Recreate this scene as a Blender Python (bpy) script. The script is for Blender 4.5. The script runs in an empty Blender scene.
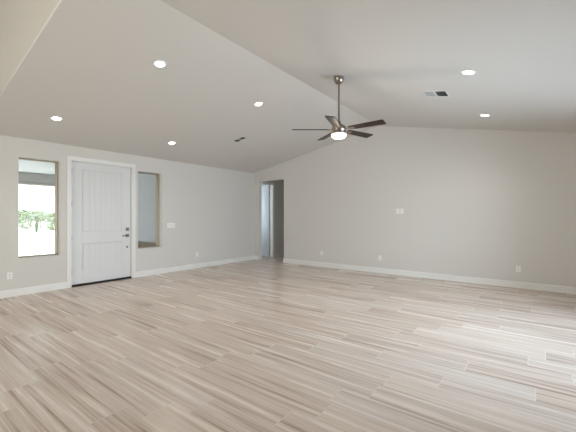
import bpy, bmesh, math, random
from mathutils import Vector, Matrix
random.seed(7)
C = bpy.context.scene.collection
SC = bpy.context.scene
PI = math.pi

# ------------------------------------------------------------------ camera, world, sun, fill lamps, exposure
cam_d = bpy.data.cameras.new('camera')
cam_d.sensor_width = 36.0
cam_d.lens = 36.0 * 328 / 576
cam_d.clip_start = 0.05
cam_d.clip_end = 400
cam = bpy.data.objects.new('camera', cam_d)
cam.location = (0, 0, 1.38)
cam.rotation_euler = (PI / 2, 0, math.radians(37.09))
C.objects.link(cam)
SC.camera = cam

SC.view_settings.view_transform = 'Standard'
SC.view_settings.look = 'None'
SC.view_settings.gamma = 1
SC.view_settings.use_curve_mapping = False
SC.view_settings.exposure = 0.42
SC.cycles.max_bounces = 16
SC.cycles.diffuse_bounces = 8
SC.cycles.glossy_bounces = 4
SC.cycles.transparent_max_bounces = 16
SC.cycles.sample_clamp_indirect = 6
SC.cycles.use_denoising = True

W = bpy.data.worlds.new('sky')
SC.world = W
W.use_nodes = True
wn = W.node_tree
wn.nodes.clear()
w_out = wn.nodes.new('ShaderNodeOutputWorld')
w_bg = wn.nodes.new('ShaderNodeBackground')
w_tc = wn.nodes.new('ShaderNodeTexCoord')
w_sep = wn.nodes.new('ShaderNodeSeparateXYZ')
w_rmp = wn.nodes.new('ShaderNodeValToRGB')
w_rmp.color_ramp.elements[0].position = 0.0
w_rmp.color_ramp.elements[0].color = (1.0, 0.985, 0.95, 1)
w_rmp.color_ramp.elements[1].position = 1.0
w_rmp.color_ramp.elements[1].color = (0.70, 0.82, 1.0, 1)
wn.links.new(w_tc.outputs['Generated'], w_sep.inputs[0])
wn.links.new(w_sep.outputs['Z'], w_rmp.inputs['Fac'])
wn.links.new(w_rmp.outputs['Color'], w_bg.inputs['Color'])
w_bg.inputs['Strength'].default_value = 2.8
wn.links.new(w_bg.outputs[0], w_out.inputs[0])

sun_d = bpy.data.lights.new('sun', 'SUN')
sun_d.energy = 7.5
sun_d.angle = 0.01
sun_d.color = (1.0, 0.95, 0.88)
sun = bpy.data.objects.new('sun', sun_d)
C.objects.link(sun)
sun.location = (0, 20, 30)
sun.rotation_euler = Vector((0.75, -0.25, -1.0)).to_track_quat('-Z', 'Y').to_euler()


def opening_fill(name, loc, direction, w, h, energy, col=(0.86, 0.93, 1.0), spread=180):  # area lamp added in an opening to supplement the sky light
    d = bpy.data.lights.new(name, 'AREA')
    d.shape = 'RECTANGLE'
    d.size = w
    d.size_y = h
    d.spread = math.radians(spread)
    d.energy = energy
    d.color = col
    o = bpy.data.objects.new(name, d)
    C.objects.link(o)
    o.location = loc
    o.rotation_euler = Vector(direction).to_track_quat('-Z', 'Y').to_euler()
    return o


opening_fill('fill_patio_door', (1.42, 4.45, 1.2), (-1, -0.1, -0.05), 3.0, 2.3, 94, (0.66, 0.80, 1.0), 140)
opening_fill('fill_kitchen_door', (1.42, -2.1, 1.2), (-1, 0.35, 0.0), 2.9, 2.3, 40, (1.0, 0.83, 0.66))  # added warm fill behind the camera, balanced for the wall tones
opening_fill('fill_rear_window', (-3.2, -4.82, 1.65), (0, 1, 0.2), 3.0, 1.4, 140, (1.0, 0.93, 0.84))  # added fill, warmed to tint the gable face
opening_fill('fill_bedroom_window', (-8.85, 7.42, 1.6), (0.25, 1, 0), 1.5, 1.3, 44, (0.70, 0.88, 1.0))

# ------------------------------------------------------------------ helpers


def lin(r, g, b):
    def f(c):
        c /= 255.0
        return c / 12.92 if c <= 0.04045 else ((c + 0.055) / 1.055) ** 2.4
    return (f(r), f(g), f(b), 1)


def mat(name, col, rough=0.6, metal=0.0, spec=0.4, noise=0.0, nscale=40.0, bump=0.0, bscale=200.0, emit=None, estr=0.0):
    m = bpy.data.materials.new(name)
    m.use_nodes = True
    nt = m.node_tree
    b = nt.nodes['Principled BSDF']
    b.inputs['Base Color'].default_value = col
    b.inputs['Roughness'].default_value = rough
    b.inputs['Metallic'].default_value = metal
    b.inputs['Specular IOR Level'].default_value = spec
    tc = nt.nodes.new('ShaderNodeTexCoord')
    if noise > 0:
        n = nt.nodes.new('ShaderNodeTexNoise')
        n.inputs['Scale'].default_value = nscale
        n.inputs['Detail'].default_value = 4
        nt.links.new(tc.outputs['Object'], n.inputs['Vector'])
        mx = nt.nodes.new('ShaderNodeMix')
        mx.data_type = 'RGBA'
        mx.inputs[6].default_value = tuple(max(0, c * (1 - noise)) for c in col[:3]) + (1,)
        mx.inputs[7].default_value = tuple(min(1, c * (1 + noise)) for c in col[:3]) + (1,)
        nt.links.new(n.outputs['Fac'], mx.inputs[0])
        nt.links.new(mx.outputs[2], b.inputs['Base Color'])
    if bump > 0:
        n2 = nt.nodes.new('ShaderNodeTexNoise')
        n2.inputs['Scale'].default_value = bscale
        nt.links.new(tc.outputs['Object'], n2.inputs['Vector'])
        bp = nt.nodes.new('ShaderNodeBump')
        bp.inputs['Strength'].default_value = bump
        bp.inputs['Distance'].default_value = 0.002
        nt.links.new(n2.outputs['Fac'], bp.inputs['Height'])
        nt.links.new(bp.outputs[0], b.inputs['Normal'])
    if emit:
        b.inputs['Emission Color'].default_value = emit
        b.inputs['Emission Strength'].default_value = estr
    return m


def glass_mat():
    m = bpy.data.materials.new('clear_glass')
    m.use_nodes = True
    nt = m.node_tree
    nt.nodes.clear()
    o = nt.nodes.new('ShaderNodeOutputMaterial')
    t = nt.nodes.new('ShaderNodeBsdfTransparent')
    t.inputs[0].default_value = (0.93, 0.96, 0.95, 1)
    g = nt.nodes.new('ShaderNodeBsdfGlossy')
    g.inputs['Roughness'].default_value = 0.02
    fr = nt.nodes.new('ShaderNodeFresnel')
    fr.inputs['IOR'].default_value = 1.22
    mx = nt.nodes.new('ShaderNodeMixShader')
    nt.links.new(fr.outputs[0], mx.inputs[0])
    nt.links.new(t.outputs[0], mx.inputs[1])
    nt.links.new(g.outputs[0], mx.inputs[2])
    nt.links.new(mx.outputs[0], o.inputs[0])
    return m


def floor_mat():
    m = bpy.data.materials.new('wood_look_plank_tile')
    m.use_nodes = True
    nt = m.node_tree
    L = nt.links
    b = nt.nodes['Principled BSDF']

    def math_(op, a, c=None):
        n = nt.nodes.new('ShaderNodeMath')
        n.operation = op
        for i, v in enumerate((a, c)):
            if v is None:
                continue
            if isinstance(v, (int, float)):
                n.inputs[i].default_value = v
            else:
                L.new(v, n.inputs[i])
        return n.outputs[0]

    def comb(x, y, z):
        n = nt.nodes.new('ShaderNodeCombineXYZ')
        for i, v in enumerate((x, y, z)):
            if isinstance(v, (int, float)):
                n.inputs[i].default_value = v
            else:
                L.new(v, n.inputs[i])
        return n.outputs[0]

    PW, PL = 0.235, 1.24
    tc = nt.nodes.new('ShaderNodeTexCoord')
    sp = nt.nodes.new('ShaderNodeSeparateXYZ')
    L.new(tc.outputs['Object'], sp.inputs[0])
    X, Y = sp.outputs[0], sp.outputs[1]
    v = math_('DIVIDE', math_('ADD', Y, 20.0 - 2.13 + 0.22), PW)
    row = math_('FLOOR', v)
    fv = math_('FRACT', v)
    wn1 = nt.nodes.new('ShaderNodeTexWhiteNoise')
    wn1.noise_dimensions = '1D'
    L.new(row, wn1.inputs['W'])
    u = math_('ADD', math_('DIVIDE', math_('ADD', X, 40.0), PL), wn1.outputs['Value'])
    colm = math_('FLOOR', u)
    fu = math_('FRACT', u)
    wn2 = nt.nodes.new('ShaderNodeTexWhiteNoise')
    wn2.noise_dimensions = '2D'
    L.new(comb(row, colm, 0.0), wn2.inputs['Vector'])
    rnd = wn2.outputs['Value']
    rsep = nt.nodes.new('ShaderNodeSeparateColor')
    L.new(wn2.outputs['Color'], rsep.inputs[0])
    r2, r3 = rsep.outputs[1], rsep.outputs[2]
    # grain
    gv = comb(math_('ADD', math_('MULTIPLY', X, 0.6), math_('MULTIPLY', rnd, 60.0)),
              math_('ADD', math_('MULTIPLY', Y, 20.0), math_('MULTIPLY', r2, 90.0)), math_('MULTIPLY', r3, 40.0))
    n1 = nt.nodes.new('ShaderNodeTexNoise')
    n1.inputs['Scale'].default_value = 1.0
    n1.inputs['Detail'].default_value = 5
    n1.inputs['Roughness'].default_value = 0.6
    n1.inputs['Distortion'].default_value = 0.25
    L.new(gv, n1.inputs['Vector'])
    gv2 = comb(math_('ADD', math_('MULTIPLY', X, 1.1), math_('MULTIPLY', r3, 60.0)),
               math_('ADD', math_('MULTIPLY', Y, 60.0), math_('MULTIPLY', rnd, 90.0)), 3.0)
    n2 = nt.nodes.new('ShaderNodeTexNoise')
    n2.inputs['Scale'].default_value = 1.0
    n2.inputs['Detail'].default_value = 3
    L.new(gv2, n2.inputs['Vector'])
    g = math_('ADD', math_('MULTIPLY', n1.outputs['Fac'], 0.68), math_('MULTIPLY', n2.outputs['Fac'], 0.32))
    g = math_('ADD', g, math_('MULTIPLY', math_('SUBTRACT', rnd, 0.5), 0.10))
    rp = nt.nodes.new('ShaderNodeValToRGB')
    e = rp.color_ramp.elements
    e[0].position = 0.34
    e[0].color = FLOOR_DARK
    e[1].position = 0.60
    e[1].color = FLOOR_LIGHT
    em = e.new(0.46)
    em.color = FLOOR_MID
    L.new(g, rp.inputs['Fac'])
    # a greyer / browner cast per plank
    mx = nt.nodes.new('ShaderNodeMix')
    mx.data_type = 'RGBA'
    mx.blend_type = 'MULTIPLY'
    mx.inputs[0].default_value = 1.0
    rp2 = nt.nodes.new('ShaderNodeValToRGB')
    rp2.color_ramp.elements[0].color = (0.99, 0.985, 0.98, 1)
    rp2.color_ramp.elements[1].color = (1.0, 0.965, 0.935, 1)
    L.new(r2, rp2.inputs['Fac'])
    L.new(rp.outputs['Color'], mx.inputs[6])
    L.new(rp2.outputs['Color'], mx.inputs[7])
    # grout
    dv = math_('MULTIPLY', math_('MINIMUM', fv, math_('SUBTRACT', 1.0, fv)), PW)
    du = math_('MULTIPLY', math_('MINIMUM', fu, math_('SUBTRACT', 1.0, fu)), PL)
    mv = math_('LESS_THAN', dv, 0.0013)
    mu = math_('LESS_THAN', du, 0.0028)
    gm = math_('MAXIMUM', mv, mu)
    mg = nt.nodes.new('ShaderNodeMix')
    mg.data_type = 'RGBA'
    L.new(gm, mg.inputs[0])
    L.new(mx.outputs[2], mg.inputs[6])
    mg.inputs[7].default_value = lin(208, 199, 189)
    L.new(mg.outputs[2], b.inputs['Base Color'])
    rr = math_('ADD', math_('MULTIPLY', n1.outputs['Fac'], 0.12), FLOOR_ROUGH)
    L.new(math_('ADD', rr, math_('MULTIPLY', gm, 0.3)), b.inputs['Roughness'])
    b.inputs['Specular IOR Level'].default_value = 0.32
    bp = nt.nodes.new('ShaderNodeBump')
    bp.inputs['Strength'].default_value = 0.12
    bp.inputs['Distance'].default_value = 0.002
    L.new(math_('SUBTRACT', n1.outputs['Fac'], gm), bp.inputs['Height'])
    L.new(bp.outputs[0], b.inputs['Normal'])
    return m


FLOOR_DARK = lin(162, 142, 127)
FLOOR_MID = lin(202, 188, 178)
FLOOR_LIGHT = lin(219, 210, 203)
FLOOR_ROUGH = 0.2

M = dict(
    wall=mat('greige_wall_paint', lin(208, 205, 201), 0.75, spec=0.25, bump=0.15, bscale=90),
    ceil=mat('ceiling_paint', lin(209, 206, 202), 0.8, spec=0.2, bump=0.2, bscale=70),
    trim=mat('white_trim_paint', lin(226, 225, 223), 0.4, spec=0.4, noise=0.01, nscale=8),
    door=mat('white_door_paint', lin(214, 214, 215), 0.4, spec=0.4, noise=0.012, nscale=10),
    floor=floor_mat(),
    glass=glass_mat(),
    frame=mat('shaded_frame_vinyl', lin(150, 138, 122), 0.5, noise=0.02),  # tan darkened to carry the shade on the window reveals
    dark=mat('black_rubber', lin(12, 12, 13), 0.7, noise=0.1),
    nickel=mat('brushed_nickel', lin(150, 142, 134), 0.28, metal=1.0, noise=0.08, nscale=60),
    hard=mat('satin_nickel_hardware', lin(120, 118, 115), 0.3, metal=1.0, noise=0.05),
    blade=mat('espresso_blade_veneer', lin(40, 27, 20), 0.42, spec=0.3, noise=0.25, nscale=14),
    globe=mat('frosted_globe_glass', lin(245, 235, 220), 0.4, emit=(1.0, 0.86, 0.68, 1), estr=0.95),
    lens=mat('lit_lens', lin(250, 245, 235), 0.4, emit=(1.0, 0.9, 0.76, 1), estr=9.0),
    plate=mat('white_plastic_plate', lin(236, 235, 232), 0.35, noise=0.01),
    socket=mat('white_plastic_socket', lin(224, 223, 220), 0.35, noise=0.01),
    vent=mat('white_vent_metal', lin(225, 224, 220), 0.45, noise=0.02),
    duct=mat('duct_shade_black', lin(26, 25, 25), 0.9, noise=0.1),
    stucco=mat('grey_stucco', lin(164, 167, 172), 0.9, spec=0.1, noise=0.08, nscale=9, bump=0.6, bscale=60),
    stucco_beam=mat('taupe_stucco', lin(176, 173, 171), 0.9, spec=0.1, noise=0.08, nscale=20, bump=0.6, bscale=60),
    porch=mat('porch_ceiling_paint', lin(196, 202, 208), 0.85, spec=0.1, noise=0.05, nscale=5),
    footing=mat('brown_footing', lin(112, 98, 86), 0.9, noise=0.25, nscale=12),
    concrete=mat('porch_concrete', lin(222, 220, 214), 0.85, noise=0.05, nscale=6),
    gravel=mat('pale_desert_gravel', lin(205, 198, 186), 0.95, spec=0.1, noise=0.14, nscale=2.5),
    leaf=mat('tree_leaf', lin(132, 144, 112), 0.7, noise=0.3, nscale=3),
    leaf2=mat('grey_green_leaf', lin(142, 148, 124), 0.7, noise=0.3, nscale=3),
    bark=mat('tree_bark', lin(96, 80, 66), 0.85, noise=0.25, nscale=8),
    cactus=mat('cactus_skin', lin(84, 100, 74), 0.7, noise=0.15, nscale=8),
    white=mat('white_painted_metal', lin(236, 236, 234), 0.5, noise=0.02),
    wood=mat('weathered_wood', lin(120, 108, 94), 0.85, noise=0.2, nscale=8),
    hill=mat('hazy_hill', lin(150, 160, 158), 0.95, noise=0.1, nscale=0.1),
)


class MB:
    """Collects shapes; build() links them as ONE mesh object."""

    def __init__(self):
        self.bm = bmesh.new()

    def box(self, x0, x1, y0, y1, z0, z1, bevel=0.0, seg=2):
        t = bmesh.new()
        vs = [t.verts.new((x, y, z)) for x in (x0, x1) for y in (y0, y1) for z in (z0, z1)]
        for f in ((0, 1, 3, 2), (4, 6, 7, 5), (0, 4, 5, 1), (2, 3, 7, 6), (0, 2, 6, 4), (1, 5, 7, 3)):
            t.faces.new([vs[i] for i in f])
        if bevel > 0:
            bmesh.ops.bevel(t, geom=t.edges[:], offset=bevel, segments=seg, affect='EDGES', profile=0.6)
        bmesh.ops.recalc_face_normals(t, faces=t.faces[:])
        self._merge(t)
        return self

    def _merge(self, t, mtx=None):
        if mtx is not None:
            bmesh.ops.transform(t, matrix=mtx, verts=t.verts[:])
        mp = {v: self.bm.verts.new(v.co) for v in t.verts}
        for f in t.faces:
            try:
                nf = self.bm.faces.new([mp[v] for v in f.verts])
                nf.smooth = f.smooth
            except ValueError:
                pass
        t.free()

    def prism(self, pts, axis, a, b):
        """polygon pts (two coords) extruded from a to b along axis ('x','y','z')."""
        def P(p, c):
            return {'x': (c, p[0], p[1]), 'y': (p[0], c, p[1]), 'z': (p[0], p[1], c)}[axis]
        t = bmesh.new()
        lo = [t.verts.new(P(p, a)) for p in pts]
        hi = [t.verts.new(P(p, b)) for p in pts]
        n = len(pts)
        t.faces.new(lo)
        t.faces.new(hi)
        for i in range(n):
            j = (i + 1) % n
            t.faces.new([lo[i], lo[j], hi[j], hi[i]])
        bmesh.ops.recalc_face_normals(t, faces=t.faces[:])
        self._merge(t)
        return self

    def lathe(self, prof, n=32, mtx=None, smooth=True):
        """prof: list of (r, z); spun about z."""
        t = bmesh.new()
        rings = []
        for r, z in prof:
            if r < 1e-6:
                rings.append([t.verts.new((0, 0, z))])
            else:
                rings.append([t.verts.new((r * math.cos(2 * PI * i / n), r * math.sin(2 * PI * i / n), z)) for i in range(n)])
        for a, b in zip(rings, rings[1:]):
            for i in range(n):
                j = (i + 1) % n
                if len(a) == 1 and len(b) == 1:
                    break
                if len(a) == 1:
                    f = t.faces.new([a[0], b[i], b[j]])
                elif len(b) == 1:
                    f = t.faces.new([a[i], a[j], b[0]])
                else:
                    f = t.faces.new([a[i], a[j], b[j], b[i]])
                f.smooth = smooth
        bmesh.ops.recalc_face_normals(t, faces=t.faces[:])
        self._merge(t, mtx)
        return self

    def tube(self, p, q, r0, r1=None, n=12):
        r1 = r0 if r1 is None else r1
        p, q = Vector(p), Vector(q)
        d = q - p
        mtx = Matrix.Translation(p) @ d.to_track_quat('Z', 'Y').to_matrix().to_4x4()
        L = d.length
        return self.lathe([(0, 0), (r0, 0), (r1, L), (0, L)], n, mtx, smooth=n > 6)

    def build(self, name, m, parent=None, smooth_angle=None):
        me = bpy.data.meshes.new(name)
        self.bm.to_mesh(me)
        self.bm.free()
        me.materials.append(m)
        o = bpy.data.objects.new(name, me)
        C.objects.link(o)
        if parent is not None:
            o.parent = parent
        return o


def tag(o, label=None, cat=None, group=None, kind=None):
    if label:
        o['label'] = label
    if cat:
        o['category'] = cat
    if group:
        o['group'] = group
    if kind:
        o['kind'] = kind
    return o


def struct(o, label=None, cat=None):
    return tag(o, label, cat, kind='structure')


def empty(name, loc=(0, 0, 0)):
    o = bpy.data.objects.new(name, None)
    o.empty_display_size = 0.1
    o.location = loc
    C.objects.link(o)
    return o


def copy_tree(o, parent=None):
    c = o.copy()
    C.objects.link(c)
    if parent is not None:
        c.parent = parent
    for ch in list(o.children):
        copy_tree(ch, c)
    return c


# ------------------------------------------------------------------ the setting
XL, XR, YB, YG, YR = -7.16, 1.10, 7.67, 1.20, -4.5     # left wall, right wall, back wall, gable edge, rear wall
RX, RZ, EZ = -3.03, 3.56, 2.74                            # ridge x, ridge z, eave z
SL = (RZ - EZ) / (RX - XL)
HZ = 5.0                                                  # ceiling over the near half


def zl(x):
    return RZ - SL * abs(x - RX)


def ceil_rot(x):
    """rotation that lays a local +z-up object against the sloped ceiling at x"""
    return (0, -math.atan(SL) if x < RX else math.atan(SL), 0)


# floor
f = MB()
f.box(XL - 0.25, XR + 0.25, YR - 0.25, YB + 0.05, -0.14, 0)
f.box(-7.45, -5.7, YB + 0.05, 11.2, -0.14, 0)
f.box(-11.0, -7.45, YB + 0.0, 11.2, -0.14, 0)
struct(f.build('floor', M['floor']), 'wood-look plank tile floor in pale greige and brown streaks', 'floor')

# left wall with two side windows and the front door
WL = dict(y0=1.72, y1=2.345, z0=0.645, z1=2.405)
WR = dict(y0=3.86, y1=4.45, z0=0.64, z1=2.395)
DR = dict(y0=2.515, y1=3.735, z1=2.47)
f = MB()
a, b = XL - 0.25, XL
f.box(a, b, YR - 0.25, YG, 0, HZ)
f.box(a, b, YG, WL['y0'], 0, EZ)
f.box(a, b, WL['y0'], WL['y1'], 0, WL['z0'])
f.box(a, b, WL['y0'], WL['y1'], WL['z1'], EZ)
f.box(a, b, WL['y1'], DR['y0'], 0, EZ)
f.box(a, b, DR['y0'], DR['y1'], DR['z1'], EZ)
f.box(a, b, DR['y1'], WR['y0'], 0, EZ)
f.box(a, b, WR['y0'], WR['y1'], 0, WR['z0'])
f.box(a, b, WR['y0'], WR['y1'], WR['z1'], EZ)
f.box(a, b, WR['y1'], YB, 0, EZ)
struct(f.build('wall_left', M['wall']), 'pale greige side wall holding the front door and two narrow windows', 'wall')

# back wall, gabled, with the hall doorway
OX0, OX1, OZ = -6.946, -5.955, 2.47
f = MB()
f.prism([(XL - 0.25, 0), (OX0, 0), (OX0, OZ), (OX1, OZ), (OX1, 0), (XR + 0.25, 0), (XR + 0.25, zl(XR + 0.25)),
         (RX, RZ), (XL - 0.25, zl(XL - 0.25))], 'y', YB, YB + 0.13)
struct(f.build('wall_back', M['wall']), 'broad greige gable wall with an open doorway at its left end', 'wall')

# right wall with the patio slider and a second slider further back
SD = dict(y0=2.9, y1=6.0, z1=2.42)
KD = dict(y0=-3.6, y1=-0.6, z1=2.42)
f = MB()
a, b = XR, XR + 0.25
f.box(a, b, YR - 0.25, KD['y0'], 0, HZ)
f.box(a, b, KD['y0'], KD['y1'], KD['z1'], HZ)
f.box(a, b, KD['y1'], YG, 0, HZ)
f.box(a, b, YG, SD['y0'], 0, EZ)
f.box(a, b, SD['y0'], SD['y1'], SD['z1'], EZ)
f.box(a, b, SD['y1'], YB, 0, EZ)
struct(f.build('wall_right', M['wall']), 'greige wall opposite the front door, with the glass patio doors', 'wall')

# rear wall behind the photographer
RW = dict(x0=-4.7, x1=-1.7, z0=0.9, z1=2.4)
f = MB()
a, b = YR - 0.25, YR
f.box(XL, RW['x0'], a, b, 0, HZ)
f.box(RW['x0'], RW['x1'], a, b, 0, RW['z0'])
f.box(RW['x0'], RW['x1'], a, b, RW['z1'], HZ)
f.box(RW['x1'], XR, a, b, 0, HZ)
struct(f.build('wall_rear', M['wall']), 'greige wall behind the photographer with a wide window', 'wall')

# vaulted ceiling
x0, x1 = XL - 0.25, XR + 0.25
f = MB()
f.prism([(x0, zl(x0)), (RX, RZ), (x1, zl(x1)), (x1, zl(x1) + 0.25), (RX, RZ + 0.25), (x0, zl(x0) + 0.25)], 'y', YG, YB + 0.13)
struct(f.build('ceiling', M['ceil']), 'vaulted pale ceiling of two slopes meeting at a ridge', 'ceiling')
f = MB()
f.box(XL - 0.25, XR + 0.25, YR - 0.25, YG, HZ, HZ + 0.2)
struct(f.build('ceiling.001', M['ceil']), 'higher flat ceiling over the near half of the room', 'ceiling')

# gable face above the near end of the vault, with a whiter bead painting its corner highlight
f = MB()
f.prism([(XL, EZ), (RX, RZ), (XR, EZ), (XR, HZ), (XL, HZ)], 'y', YG - 0.005, YG)
o = f.build('wall_gable', M['wall'])
struct(o, 'beige gable face above the sloped edge at the upper left', 'wall')

f = MB()
f.tube((XL, YG - .004, EZ + .004), (RX, YG - .004, RZ + .004), .006, n=10)
f.tube((RX, YG - .004, RZ + .004), (XR, YG - .004, EZ + .004), .006, n=10)
struct(f.build('trim_highlight', M['trim']), 'thin whiter bead painting the corner highlight along the sloped edge at the upper left', 'trim')

# hall and bedroom beyond the doorway
HX, HD0, HD1, HDZ = -7.05, 7.83, 8.49, 2.43
f = MB()
f.box(HX - 0.14, HX, YB + 0.13, HD0, 0, EZ)
f.box(HX - 0.14, HX, HD0, HD1, HDZ, EZ)
f.box(HX - 0.14, HX, HD1, 11.0, 0, EZ)
struct(f.build('wall_hall_left', M['wall']), 'hall wall beyond the doorway with a white door frame', 'wall')
f = MB()
f.box(-5.80, -5.66, YB + 0.13, 11.0, 0, EZ)
struct(f.build('wall_hall_right', M['wall']), 'right wall of the hall behind the gable wall', 'wall')
f = MB()
f.box(-11.0, -5.66, 11.0, 11.14, 0, EZ)
struct(f.build('wall_hall_end', M['wall']), 'end wall of the hall and bedroom', 'wall')
f = MB()
f.box(-11.0, -10.86, YB + 0.13, 11.0, 0, EZ)
struct(f.build('wall_bedroom', M['wall']), 'outer wall of the bedroom beyond the hall door', 'wall')
f = MB()
f.box(-11.0, -5.66, YB + 0.13, 11.14, EZ, EZ + 0.2)
struct(f.build('ceiling.002', M['ceil']), 'flat ceiling of the hall and bedroom', 'ceiling')

# baseboards
BH, BT = 0.125, 0.016


def base_prof(s):
    return [(0, 0), (s * BT, 0), (s * BT, BH - 0.018), (s * BT * 0.55, BH - 0.004), (s * BT * 0.3, BH), (0, BH)]


def base_y(name, x, s, y0, y1, label):
    g = MB()
    g.prism([(x + p[0], p[1]) for p in base_prof(s)], 'y', y0, y1)
    return struct(g.build(name, M['trim']), label, 'baseboard')


def base_x(name, y, s, x0, x1, label):
    g = MB()
    g.prism([(y + p[0], p[1]) for p in base_prof(s)], 'x', x0, x1)
    return struct(g.build(name, M['trim']), label, 'baseboard')


CW = 0.075  # casing width
base_y('baseboard_left', XL, 1, YR, DR['y0'] + 0.012 - CW, 'white baseboard left of the front door')
base_y('baseboard_left.001', XL, 1, DR['y1'] - 0.012 + CW, YB - BT, 'white baseboard between the front door and the corner')
base_x('baseboard_back', YB, -1, XL + BT, OX0, 'short white baseboard between the corner and the open doorway')
base_x('baseboard_back.001', YB, -1, OX1, XR - BT, 'long white baseboard along the gable wall')
base_y('baseboard_right', XR, -1, SD['y1'], YB, 'white baseboard by the patio door')
base_y('baseboard_right.001', XR, -1, KD['y1'], SD['y0'], 'white baseboard between the two patio doors')
base_y('baseboard_hall', HX, 1, HD1 + 0.085, 11.0, 'white baseboard in the hall')
g = MB()
g.prism([(OX1 + p[0], p[1]) for p in base_prof(-1)], 'y', YB - BT, YB + 0.13)
struct(g.build('baseboard_doorway', M['trim']), 'white baseboard return inside the doorway on its right', 'baseboard')


# ---- windows
def side_window(name, w, label):
    root = empty(name, (XL - 0.21, (w['y0'] + w['y1']) / 2, w['z0']))
    struct(root, label, 'window')
    hw = (w['y1'] - w['y0']) / 2
    h = w['z1'] - w['z0']
    t = 0.014
    f = MB()
    for (ya, yb, za, zb) in ((-hw, -hw + t, 0, h), (hw - t, hw, 0, h), (-hw + t, hw - t, 0, t), (-hw + t, hw - t, h - t, h)):
        f.box(-0.03, 0.11, ya, yb, za, zb, 0.003, 1)
    f.build('window_frame', M['frame'], root)
    p = MB()
    p.box(-0.012, -0.006, -hw + t * 0.6, hw - t * 0.6, t * 0.6, h - t * 0.6)
    p.build('pane', M['glass'], root)
    return root


side_window('window_1', WL, 'narrow picture window left of the white front door')
side_window('window_2', WR, 'narrow sidelight window right of the white front door facing a grey wall')

# rear window
root = empty('window_3', ((RW['x0'] + RW['x1']) / 2, YR - 0.16, RW['z0']))
struct(root, 'wide window in the wall behind the photographer', 'window')
hw, h = (RW['x1'] - RW['x0']) / 2, RW['z1'] - RW['z0']
f = MB()
for (xa, xb, za, zb) in ((-hw, -hw + .05, 0, h), (hw - .05, hw, 0, h), (-hw, hw, 0, .05), (-hw, hw, h - .05, h), (-.03, .03, .05, h - .05)):
    f.box(xa, xb, -0.03, 0.03, za, zb)
f.build('window_frame', M['white'], root)
for xa, xb in ((-hw + .05, -.03), (.03, hw - .05)):
    p = MB()
    p.box(xa, xb, -0.004, 0.004, .05, h - .05)
    p.build('pane', M['glass'], root)


def slider(name, d, label):
    root = empty(name, (XR + 0.14, (d['y0'] + d['y1']) / 2, 0))
    struct(root, label, 'door')
    hw, h = (d['y1'] - d['y0']) / 2, d['z1']
    f = MB()
    for (ya, yb, za, zb) in ((-hw, -hw + .04, 0, h), (hw - .04, hw, 0, h), (-hw + .04, hw - .04, 0, .03), (-hw + .04, hw - .04, h - .04, h)):
        f.box(-0.06, 0.06, ya, yb, za, zb)
    f.build('door_frame', M['white'], root)
    for k, (ya, yb, xo) in enumerate(((-hw + .04, .03, -.025), (-.03, hw - .04, .025))):
        s = MB()
        for (p, q, za, zb) in ((ya, ya + .06, .03, h - .04), (yb - .06, yb, .03, h - .04), (ya + .06, yb - .06, .03, .11), (ya + .06, yb - .06, h - .1, h - .04)):
            s.box(xo - 0.018, xo + 0.018, p, q, za, zb)
        so = s.build('sliding_panel', M['white'], root)
        p = MB()
        p.box(xo - .004, xo + .004, ya + .06, yb - .06, .11, h - .1)
        p.build('pane', M['glass'], so)
        if k == 0:
            p = MB()
            p.box(xo - .05, xo - .02, yb - .045, yb - .02, 0.95, 1.2, .004, 1)
            p.build('handle', M['hard'], so)


slider('door_3', SD, 'two-panel glass sliding patio door in the right wall')
slider('door_4', KD, 'two-panel glass sliding door in the right wall behind the photographer')

# ---- front door
root = empty('door_1', (XL, (DR['y0'] + DR['y1']) / 2, 0))
struct(root, 'tall white two-panel plank front door between the two narrow windows', 'door')
yc = (DR['y0'] + DR['y1']) / 2
s0, s1 = 2.542 - yc, 3.708 - yc
sz0, sz1 = 0.038, 2.447
pz = ((0.29, 0.835), (1.05, 2.305))
p0, p1 = 2.735 - yc, 3.522 - yc
FX, BX = -0.035, -0.08      # front / back of the slab, relative to the wall face
f = MB()
f.box(BX, FX, s0, p0, sz0, sz1, .003, 1)
f.box(BX, FX, p1, s1, sz0, sz1, .003, 1)
f.box(BX, FX, p0, p1, sz0, pz[0][0], 0)
f.box(BX, FX, p0, p1, pz[0][1], pz[1][0], 0)
f.box(BX, FX, p0, p1, pz[1][1], sz1, 0)
slab = f.build('door_slab', M['door'], root)
for za, zb in pz:
    g = MB()
    n = 7
    w = (p1 - p0 - 0.05) / n
    for i in range(n):
        ya = p0 + 0.025 + i * w
        g.prism([(BX + .006, ya), (FX - .014, ya), (FX - .010, ya + .007), (FX - .010, ya + w - .007), (FX - .014, ya + w), (BX + .006, ya + w)], 'z', za + .02, zb - .02)
    g.box(BX + .005, FX - .016, p0, p1, za, zb)
    # sloped moulding round the sunk panel
    for (q0, q1, vert) in ((p0, p0 + .025, 1), (p1, p1 - .025, 1)):
        g.prism([(BX + .006, q0), (FX - .001, q0), (FX - .006, q0 + (q1 - q0) * .35), (FX - .015, q1), (BX + .006, q1)], 'z', za, zb)
    for (q0, q1) in ((za, za + .025), (zb, zb - .025)):
        g.prism([(BX + .006, q0), (FX - .001, q0), (FX - .006, q0 + (q1 - q0) * .35), (FX - .015, q1), (BX + .006, q1)], 'z', 0, 1)
        # re-orient the last prism from z-extrusion to y-extrusion
        g.bm.verts.ensure_lookup_table()
        for vtx in g.bm.verts[-10:]:
            x_, q_, t_ = vtx.co
            vtx.co = (x_, p0 + t_ * (p1 - p0), q_)
    bmesh.ops.recalc_face_normals(g.bm, faces=g.bm.faces[:])
    g.build('door_panel', M['door'], slab)
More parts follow.
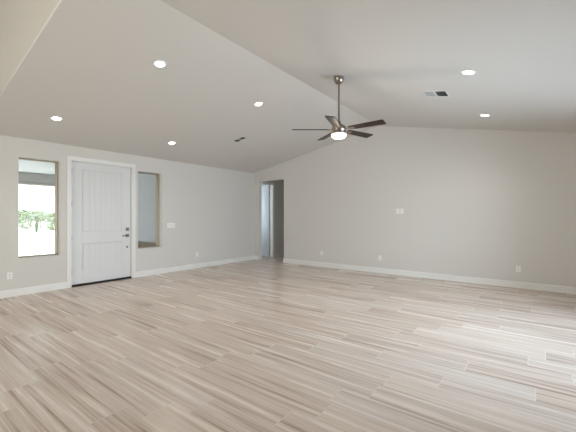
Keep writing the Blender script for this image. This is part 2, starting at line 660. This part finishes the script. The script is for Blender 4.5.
# jamb and casing
f = MB()
j0, j1, jz = DR['y0'] - yc, DR['y1'] - yc, DR['z1']
f.box(-0.25, 0.0, j0, j0 + 0.022, 0, jz)
f.box(-0.25, 0.0, j1 - 0.022, j1, 0, jz)
f.box(-0.25, 0.0, j0 + 0.022, j1 - 0.022, jz - 0.02, jz)
f.box(-0.12, BX - .001, j0 + 0.022, j0 + .034, 0.02, jz - .02)
f.box(-0.12, BX - .001, j1 - .034, j1 - 0.022, 0.02, jz - .02)
f.build('door_jamb', M['trim'], root)
f = MB()
ci0, ci1, cz = j0 + .012, j1 - .012, jz - .012
f.box(0.0005, 0.019, ci0 - CW, ci0, 0, cz, .004, 2)
f.box(0.0005, 0.019, ci1, ci1 + CW, 0, cz, .004, 2)
f.box(0.0005, 0.019, ci0 - CW, ci1 + CW, cz, cz + CW, .004, 2)
f.build('casing', M['trim'], root)
f = MB()
f.box(-0.25, 0.004, j0 + .022, j1 - .022, 0.0, 0.032, .003, 1)
tag(f.build('threshold', M['dark'], root), 'black threshold under the door')
for z in (0.28, 0.95, 1.62, 2.26):
    f = MB()
    f.tube((FX + .006, s0 - .004, z - .05), (FX + .006, s0 - .004, z + .05), .007)
    f.box(FX - .001, FX + .002, s0, s0 + .012, z - .05, z + .05)
    f.build('hinge', M['hard'], root)
ky = 3.632 - yc
f = MB()
f.box(FX, FX + .022, ky - .034, ky + .034, 1.055, 1.123, .004, 2)
dbo = f.build('deadbolt', M['hard'], root)
f = MB()
f.tube((FX + .02, ky, 1.089), (FX + .03, ky, 1.089), .016, n=16)
f.box(FX + .03, FX + .042, ky - .006, ky + .006, 1.07, 1.108, .003, 1)
f.build('thumb_turn', M['hard'], dbo)
f = MB()
f.box(FX, FX + .012, ky - .034, ky + .034, 0.915, 0.983, .003, 2)
lv = f.build('lever_rosette', M['hard'], root)
f = MB()
f.tube((FX + .01, ky, .949), (FX + .055, ky, .949), .011, n=14)
f.box(FX + .042, FX + .06, ky - .125, ky + .012, .938, .960, .005, 2)
f.build('lever', M['hard'], lv)
f = MB()
f.lathe([(0, 0), (.022, 0), (.022, .006), (.014, .010), (0, .010)], 20, Matrix.Translation((FX, ky, .70)) @ Matrix.Rotation(PI / 2, 4, 'Y'))
tag(f.build('key_lock', M['hard'], root), 'small round lock below the lever')

# ---- bedroom door in the hall, standing open
root = empty('door_2', (HX, HD1, 0))
struct(root, 'white door standing open to a bedroom beyond the hall doorway', 'door')
f = MB()
f.box(-.15 - .74, -.15, -.042, -.006, .015, HDZ - .01)
slab = f.build('door_slab', M['door'], root)
for za, zb in ((.25, .95), (1.10, 2.22)):
    g = MB()
    for (xa, xb, zc, zd) in ((-.78, -.755, za, zb), (-.285, -.26, za, zb), (-.755, -.285, za, za + .025), (-.755, -.285, zb - .025, zb)):
        g.box(xa, xb, -.048, -.040, zc, zd, .003, 1)
    g.build('door_panel', M['door'], slab)
f = MB()
f.box(-.14, 0, -.018 + .0, .0, 0, HDZ)
f.box(-.14, 0, HD0 - HD1, HD0 - HD1 + .018, 0, HDZ)
f.box(-.14, 0, HD0 - HD1 + .018, -.018, HDZ - .018, HDZ)
f.build('door_jamb', M['trim'], root)
f = MB()
f.box(0.0005, .018, -.005, .078, 0, HDZ - .005, .003, 1)
f.box(0.0005, .018, HD0 - HD1 - .028, .078, HDZ - .005, HDZ + .08, .003, 1)
f.build('casing', M['trim'], root)
for z in (.28, 1.2, 2.15):
    f = MB()
    f.tube((-.146, -.012, z - .05), (-.146, -.012, z + .05), .008)
    f.build('hinge', M['hard'], root)

# ------------------------------------------------------------------ outside
PY_ = 4.75
f = MB()
f.box(-160, 60, -80, 120, -0.40, -0.16)
struct(f.build('ground', M['gravel']), 'pale sunlit gravel ground outside the front window', 'ground')
f = MB()
f.box(-12.5, -7.43, -3.2, 7.44, -0.16, -0.03)
struct(f.build('floor_porch', M['concrete']), 'pale concrete porch slab outside the front door', 'porch')
f = MB()
f.box(-12.4, -7.43, -3.2, 7.44, 2.68, 2.8)
struct(f.build('ceiling_porch', M['porch']), 'pale porch ceiling seen at the top of the left window', 'porch ceiling')
f = MB()
f.box(-12.4, -12.1, -3.2, PY_ - .005, 2.37, 2.679, .01, 1)
f.box(-12.43, -12.07, -3.2, PY_ - .005, 2.32, 2.369, .01, 1)
o = struct(f.build('trim_1', M['stucco_beam']), 'grey-brown stucco beam at the porch edge, seen through the left window', 'beam')
for y in (-3.0, 4.5):
    f = MB()
    f.box(-12.38, -12.12, y - .18, y + .18, -0.03, 2.319, .01, 1)
    struct(f.build('trim_2', M['stucco_beam']), 'stucco porch column at the %s end of the beam' % ('near' if y < 0 else 'far'), 'column')
f = MB()
WY0, WY1 = 7.45, 7.665
f.box(-15.5, -9.6, WY0, WY1, -0.16, 2.95)
f.box(-9.6, -8.1, WY0, WY1, -.16, .95)
f.box(-9.6, -8.1, WY0, WY1, 2.25, 2.95)
f.box(-8.1, -7.42, WY0, WY1, -.16, 2.95)
struct(f.build('wall_porch', M['stucco']), 'grey stucco outer wall seen through the right sidelight window', 'wall')
f = MB()
PY = PY_
f.box(-12.4, -7.43, PY, PY + .2, -0.03, 2.679)
struct(f.build('wall_porch_end', M['stucco']), 'grey stucco porch wall filling the right sidelight window', 'wall')
f = MB()
f.box(-12.4, -7.43, PY - .04, PY - .001, -0.03, 0.68, .01, 1)
struct(f.build('trim_3', M['footing']), 'brown stone band along the foot of the grey stucco porch wall', 'trim')


f = MB()
f.box(XR + .27, 5.0, 1.4, 7.6, 2.6, 2.75)  # unseen cover added to cut the high sky entering the slider
struct(f.build('ceiling_patio_blocker', M['porch']), 'unseen patio cover added outside the glass sliding door to block high sky', 'patio cover')
for y in (1.6, 7.4):
    f = MB()
    f.box(4.7, 4.95, y - .12, y + .12, -.16, 2.6, .01, 1)
    struct(f.build('trim_5', M['stucco_beam']), 'stucco post at the %s end of the added patio cover' % ('near' if y < 4 else 'far'), 'column')


# trees and things far outside the left window
def at(px, depth):
    """ground point along the camera column px at a given forward depth"""
    yaw = math.radians(37.09)
    r = (px - 288) / 328.0 * depth
    return (-math.sin(yaw) * depth + math.cos(yaw) * r, math.cos(yaw) * depth + math.sin(yaw) * r)


def tree(name, px, depth, h, w, m, label, seed, trunk=0.3):
    rnd = random.Random(seed)
    x, y = at(px, depth)
    root = empty(name, (x, y, -0.16))
    tag(root, label, 'tree' if trunk > .15 else 'bush', 'desert trees beyond the front porch')
    t = MB()
    t.tube((0, 0, 0), (0.05, 0.02, h * trunk), h * .035, h * .028, 8)
    for k in range(4):
        an = k * 1.57 + rnd.random()
        t.tube((0.05, .02, h * trunk * .9), (math.cos(an) * w * .28, math.sin(an) * w * .28, h * (trunk + .3)), h * .022, h * .01, 6)
    t.build('trunk', M['bark'], root)
    c = MB()
    for k in range(150):
        a_ = rnd.uniform(0, 2 * PI)
        rr = math.sqrt(rnd.random()) * w * .5
        zc = trunk + (1 - trunk) * rnd.random()
        lim = math.sqrt(max(.05, 1 - (2 * (zc - trunk) / (1 - trunk) - 1) ** 2))
        px_, py_, pz_ = math.cos(a_) * rr * lim, math.sin(a_) * rr * lim, zc * h * .95
        s = h * rnd.uniform(.05, .11)
        tb = bmesh.new()
        bmesh.ops.create_icosphere(tb, subdivisions=1, radius=s)
        for v in tb.verts:
            v.co *= rnd.uniform(.6, 1.25)
            v.co.z *= .7
        c._merge(tb, Matrix.Translation((px_, py_, pz_)) @ Matrix.Rotation(rnd.uniform(0, 6), 4, 'Z'))
    c.build('foliage', m, root)
    return root


tree('desert_tree', 22, 52, 2.7, 2.8, M['leaf'], 'bushy green tree at the left edge of the left window view', 1, .18)
tree('desert_tree', 30, 58, 2.6, 3.2, M['leaf2'], 'grey-green spreading tree second from the left through the window', 2, .2)
tree('desert_tree', 38.5, 64, 2.7, 3.4, M['leaf'], 'green tree in the middle of the left window view', 3, .2)
tree('desert_tree', 47, 58, 2.2, 3.0, M['leaf2'], 'low grey-green tree behind the white cabinet outside', 4, .2)
tree('desert_tree', 54.5, 50, 2.1, 2.8, M['leaf'], 'green tree at the right edge of the left window view', 5, .2)
tree('desert_bush', 26, 38, 1.1, 1.5, M['leaf2'], 'low pale bush in front of the left trees outside', 6, .08)
tree('desert_bush', 42, 40, 0.9, 1.3, M['leaf2'], 'low pale bush left of the white cabinet outside', 7, .08)
tree('desert_bush', 52, 34, 0.9, 1.2, M['leaf'], 'small green bush right of the white cabinet outside', 8, .08)

x, y = at(36.5, 31)
root = empty('cactus', (x, y, -.16))
tag(root, 'dark upright cactus with two arms outside the left window', 'cactus')
c = MB()
c.lathe([(.10, 0), (.12, .3), (.12, .85), (.09, 1.02), (0, 1.08)], 12)
c.build('stem', M['cactus'], root)
for s in (-1, 1):
    c = MB()
    c.tube((s * .08, 0, .42), (s * .26, 0, .48), .06)
    c.lathe([(.06, 0), (.07, .05), (.065, .28), (0, .36)], 10, Matrix.Translation((s * .26, 0, .44 + .05 * s)))
    c.build('arm', M['cactus'], root)

x, y = at(46, 36)
root = empty('utility_cabinet', (x, y, -.16))
tag(root, 'white boxy utility cabinet on a pad outside the left window', 'utility box')
root.rotation_euler = (0, 0, math.radians(30))
c = MB()
c.box(-.42, .42, -.35, .35, 0, .08)
c.build('pad', M['concrete'], root)
c = MB()
c.box(-.37, .37, -.30, .30, .08, .80, .02, 2)
c.build('body', M['white'], root)
for s in (-1, 1):
    c = MB()
    c.box(min(0, s * .34) + .006, max(0, s * .34) - .006, -.312, -.301, .13, .74, .004, 1)
    d_ = c.build('cabinet_door', M['white'], root)
    c = MB()
    c.box(s * .05 - .01, s * .05 + .01, -.33, -.312, .4, .52, .004, 1)
    c.build('handle', M['hard'], d_)
for i, px in enumerate((31, 41, 50.5, 55.5)):
    x, y = at(px, 33 + i)
    c = MB()
    c.tube((0, 0, 0), (0, 0, 1.0), .05, .045, 10)
    c.lathe([(.05, 1.0), (.055, 1.02), (0, 1.06)], 10)
    o = c.build('fence_post', M['wood'])
    o.location = (x, y, -.16)
    tag(o, ['wooden post left of the dark cactus outside', 'wooden post right of the dark cactus outside',
            'wooden post right of the white cabinet outside', 'wooden post at the right edge of the left window view'][i], 'post', 'posts beyond the porch')

# ------------------------------------------------------------------ ceiling fan
FXc, FYc = -2.305, 4.285
FZ = zl(FXc)
FZ -= .012
fan = empty('ceiling_fan', (FXc, FYc, FZ))
tag(fan, 'five-blade ceiling fan with dark brown blades, nickel rod and lit bowl', 'ceiling fan')
c = MB()
c.lathe([(0, .03), (.075, .03), (.078, -.005), (.076, -.03), (.062, -.065), (.045, -.085), (.022, -.092), (0, -.092)], 36)
c.build('canopy', M['nickel'], fan)
c = MB()
c.lathe([(.014, -.09), (.014, -.62)], 16)
c.build('downrod', M['nickel'], fan)
mz = 2.645 - FZ                       # motor centre height below the mount
c = MB()
c.lathe([(.014, mz + .13), (.026, mz + .125), (.030, mz + .085), (.06, mz + .07), (.098, mz + .045), (.105, mz + .02), (.105, mz - .015),
         (.095, mz - .03), (.085, mz - .045), (.085, mz - .055), (0, mz - .055)], 40)
c.build('motor_housing', M['nickel'], fan)
c = MB()
c.lathe([(.105, mz - .046), (.112, mz - .05), (.114, mz - .062), (.106, mz - .066), (.10, mz - .055)], 40)
c.build('light_ring', M['nickel'], fan)
c = MB()
c.lathe([(.104, mz - .062), (.112, mz - .070), (.114, mz - .082), (.107, mz - .102), (.088, mz - .118), (.05, mz - .127), (0, mz - .129)], 40)
tag(c.build('light_bowl', M['globe'], fan), 'lit frosted glass bowl')


def blade_mesh():
    """blade outline along +x, pitched so the counter-clockwise edge is lower"""
    t = bmesh.new()
    outline = []
    prof = [(.16, .045), (.20, .052), (.30, .058), (.45, .063), (.60, .067), (.67, .069)]
    up = [(x, w) for x, w in prof]
    outline = [(x, w) for x, w in up] + [(.685, .060), (.685, -.060)] + [(x, -w) for x, w in reversed(up)]
    lo = [t.verts.new((x, y, -.004)) for x, y in outline]
    hi = [t.verts.new((x, y, .004)) for x, y in outline]
    t.faces.new(lo)
    t.faces.new(hi)
    n = len(outline)
    for i in range(n):
        j = (i + 1) % n
        t.faces.new([lo[i], lo[j], hi[j], hi[i]])
    bmesh.ops.recalc_face_normals(t, faces=t.faces[:])
    bmesh.ops.transform(t, matrix=Matrix.Rotation(math.radians(-11), 4, 'X'), verts=t.verts[:])
    g = MB()
    g._merge(t)
    return g


def iron_mesh():
    g = MB()
    g.box(.085, .17, -.016, .016, -.012, .0, .003, 1)
    t = MB()
    t.box(.15, .25, -.028, .028, -.010, -.0045, .002, 1)
    t.tube((.18, .0, -.013), (.18, .0, -.008), .007, n=10)
    t.tube((.225, .015, -.013), (.225, .015, -.008), .007, n=10)
    t.tube((.225, -.015, -.013), (.225, -.015, -.008), .007, n=10)
    bmesh.ops.transform(t.bm, matrix=Matrix.Rotation(math.radians(-11), 4, 'X'), verts=t.bm.verts[:])
    g._merge(t.bm)
    return g


b0 = blade_mesh().build('blade', M['blade'], fan)
i0 = iron_mesh().build('blade_iron', M['nickel'], b0)
b0.location = (0, 0, mz)
for k in range(5):
    bo = b0 if k == 0 else copy_tree(b0, fan)
    bo.rotation_euler = (0, 0, math.radians(0.5 + 72 * k))
lamp = bpy.data.lights.new('fan_bulb', 'POINT')
lamp.energy = 9
lamp.color = (1.0, .88, .75)
lamp.shadow_soft_size = .1
lo = bpy.data.objects.new('fan_bulb', lamp)
C.objects.link(lo)
lo.parent = fan
lo.location = (0, 0, mz - .27)

# ------------------------------------------------------------------ recessed ceiling lights
can = empty('ceiling_light')
c = MB()
c.lathe([(.061, -.002), (.066, -.006), (.084, -.005), (.088, .0), (.088, .01), (.059, .01)], 36)
c.build('trim_ring', M['vent'], can)
c = MB()
c.lathe([(0, .004), (.060, .004), (.060, -.002), (.045, -.004), (0, -.005)], 32)
c.build('lens', M['lens'], can)
cans = [(-3.944, 2.425, 'recessed light on the left slope nearest the camera, highest in the photo'),
        (-3.948, 4.350, 'recessed light on the left slope nearest the left ceiling vent'),
        (-6.134, 1.957, 'recessed light above the left window'),
        (-6.182, 4.081, 'recessed light above the right sidelight window'),
        (-0.640, 4.400, 'recessed light on the right slope above the ceiling vent'),
        (-0.694, 6.486, 'recessed light on the right slope close to the gable wall')]
for i, (x, y, lab) in enumerate(cans):
    o = can if i == 0 else copy_tree(can)
    o.location = (x, y, zl(x))
    o.rotation_euler = ceil_rot(x)
    tag(o, lab, 'ceiling light', 'recessed ceiling lights')
    d = bpy.data.lights.new('downlight', 'AREA')
    d.shape = 'DISK'
    d.size = .11
    d.spread = math.radians(125)
    d.energy = 1.7
    d.color = (1.0, .94, .85)
    lo = bpy.data.objects.new('downlight', d)
    C.objects.link(lo)
    lo.parent = o
    lo.location = (0, 0, -.008)


# ------------------------------------------------------------------ ceiling vents
def vent(x, y, w, h, label, tilt, n0, w0):
    root = empty('ceiling_vent', (x, y, zl(x)))
    root.rotation_euler = ceil_rot(x)
    tag(root, label, 'vent', 'ceiling vents')
    a, b, t = w / 2, h / 2, .014
    f = MB()
    for q in ((-a, a, -b, -b + t), (-a, a, b - t, b), (-a, -a + t, -b + t, b - t), (a - t, a, -b + t, b - t), (-.009, .009, -b + t, b - t)):
        f.box(q[0], q[1], q[2], q[3], -.008, -.0005)
    f.build('vent_frame', M['vent'], root)
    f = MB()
    f.box(-a + t * .6, a - t * .6, -b + t * .6, b - t * .6, -.0018, -.0006)  # flat near-black sheet stands for the shade inside the duct
    f.build('duct_shade_sheet', M['duct'], root)
    for (s0_, s1_, sg, n, wd) in ((-a + t, -.009, tilt, n0, w0), (.009, a - t, 1, 5, .003)):
        f = MB()
        # curved-blade bank: slats run along the short side
        for k in range(n):
            xc = s0_ + (s1_ - s0_) * (k + .5) / n
            f.prism([(xc - wd * sg, -.0025), (xc + wd * .7 * sg, -.009), (xc + (wd * .7 + .0012) * sg, -.009), (xc - (wd - .0012) * sg, -.0025)], 'y', -b + t, b - t)
        f.build('louvre_bank', M['vent'], root)
    return root


vent(-1.185, 5.20, .34, .28, 'two-bank ceiling vent on the right slope left of the recessed lights', -1, 5, .0045)
vent(-5.315, 5.235, .33, .16, 'dark two-bank ceiling vent on the left slope near the hall doorway', 1, 5, .003)


# ------------------------------------------------------------------ outlets and switches (front faces -Y before rotation)
def wall_outlet(loc, rz, label, group='wall outlets near the floor', src=[None]):
    if src[0] is None:
        root = empty('wall_outlet')
        f = MB()
        f.box(-.036, .036, -.006, 0, -.058, .058, .003, 2)
        f.build('plate', M['plate'], root)
        for zc in (-.021, .021):
            f = MB()
            f.box(-.017, .017, -.0085, -.0062, zc - .0145, zc + .0145, .001, 1)
            r_ = f.build('receptacle', M['socket'], root)
            f = MB()
            f.box(-.0085, -.0065, -.0092, -.0084, zc - .002, zc + .007)
            f.box(.0065, .0085, -.0092, -.0084, zc - .002, zc + .007)
            f.tube((0, -.0084, zc - .008), (0, -.0092, zc - .008), .0025, n=8)
            f.build('slot', M['dark'], r_)
        f = MB()
        f.tube((0, -.006, 0), (0, -.0085, 0), .003, n=10)
        f.build('screw', M['socket'], root)
        src[0] = root
        o = root
    else:
        o = copy_tree(src[0])
    o.location = loc
    o.rotation_euler = (0, 0, rz)
    tag(o, label, 'outlet', group)
    return o


wall_outlet((-4.65, YB - .0005, .365), 0, 'white outlet low on the gable wall nearest the hall doorway')
wall_outlet((-3.01, YB - .0005, .365), 0, 'white outlet low on the gable wall, below the twin plates')
wall_outlet((-0.27, YB - .0005, .365), 0, 'white outlet low on the gable wall, rightmost of its row')
wall_outlet((XL + .0005, 1.60, .36), PI / 2, 'white outlet on the door wall below the left window')
wall_outlet((XL + .0005, 5.48, .36), PI / 2, 'white outlet on the door wall between the sidelight and the corner')
wall_outlet((-2.578, YB - .0005, 1.49), 0, 'left one of the twin white plates high on the gable wall', 'twin plates on the gable wall')
wall_outlet((-2.482, YB - .0005, 1.49), 0, 'right one of the twin white plates high on the gable wall', 'twin plates on the gable wall')

root = empty('light_switch', (XL + .0005, 4.70, 1.15))
root.rotation_euler = (0, 0, PI / 2)
tag(root, 'white four-gang rocker light switch right of the sidelight window', 'light switch')
f = MB()
f.box(-.105, .105, -.006, 0, -.058, .058, .003, 2)
f.build('plate', M['plate'], root)
for k in range(4):
    xc = -.0695 + k * .0463
    f = MB()
    f.prism([(-.0062, -.033), (-.0085, -.033), (-.0115, .033), (-.0062, .033)], 'x', xc - .0165, xc + .0165)
    f.build('rocker', M['socket'], root)
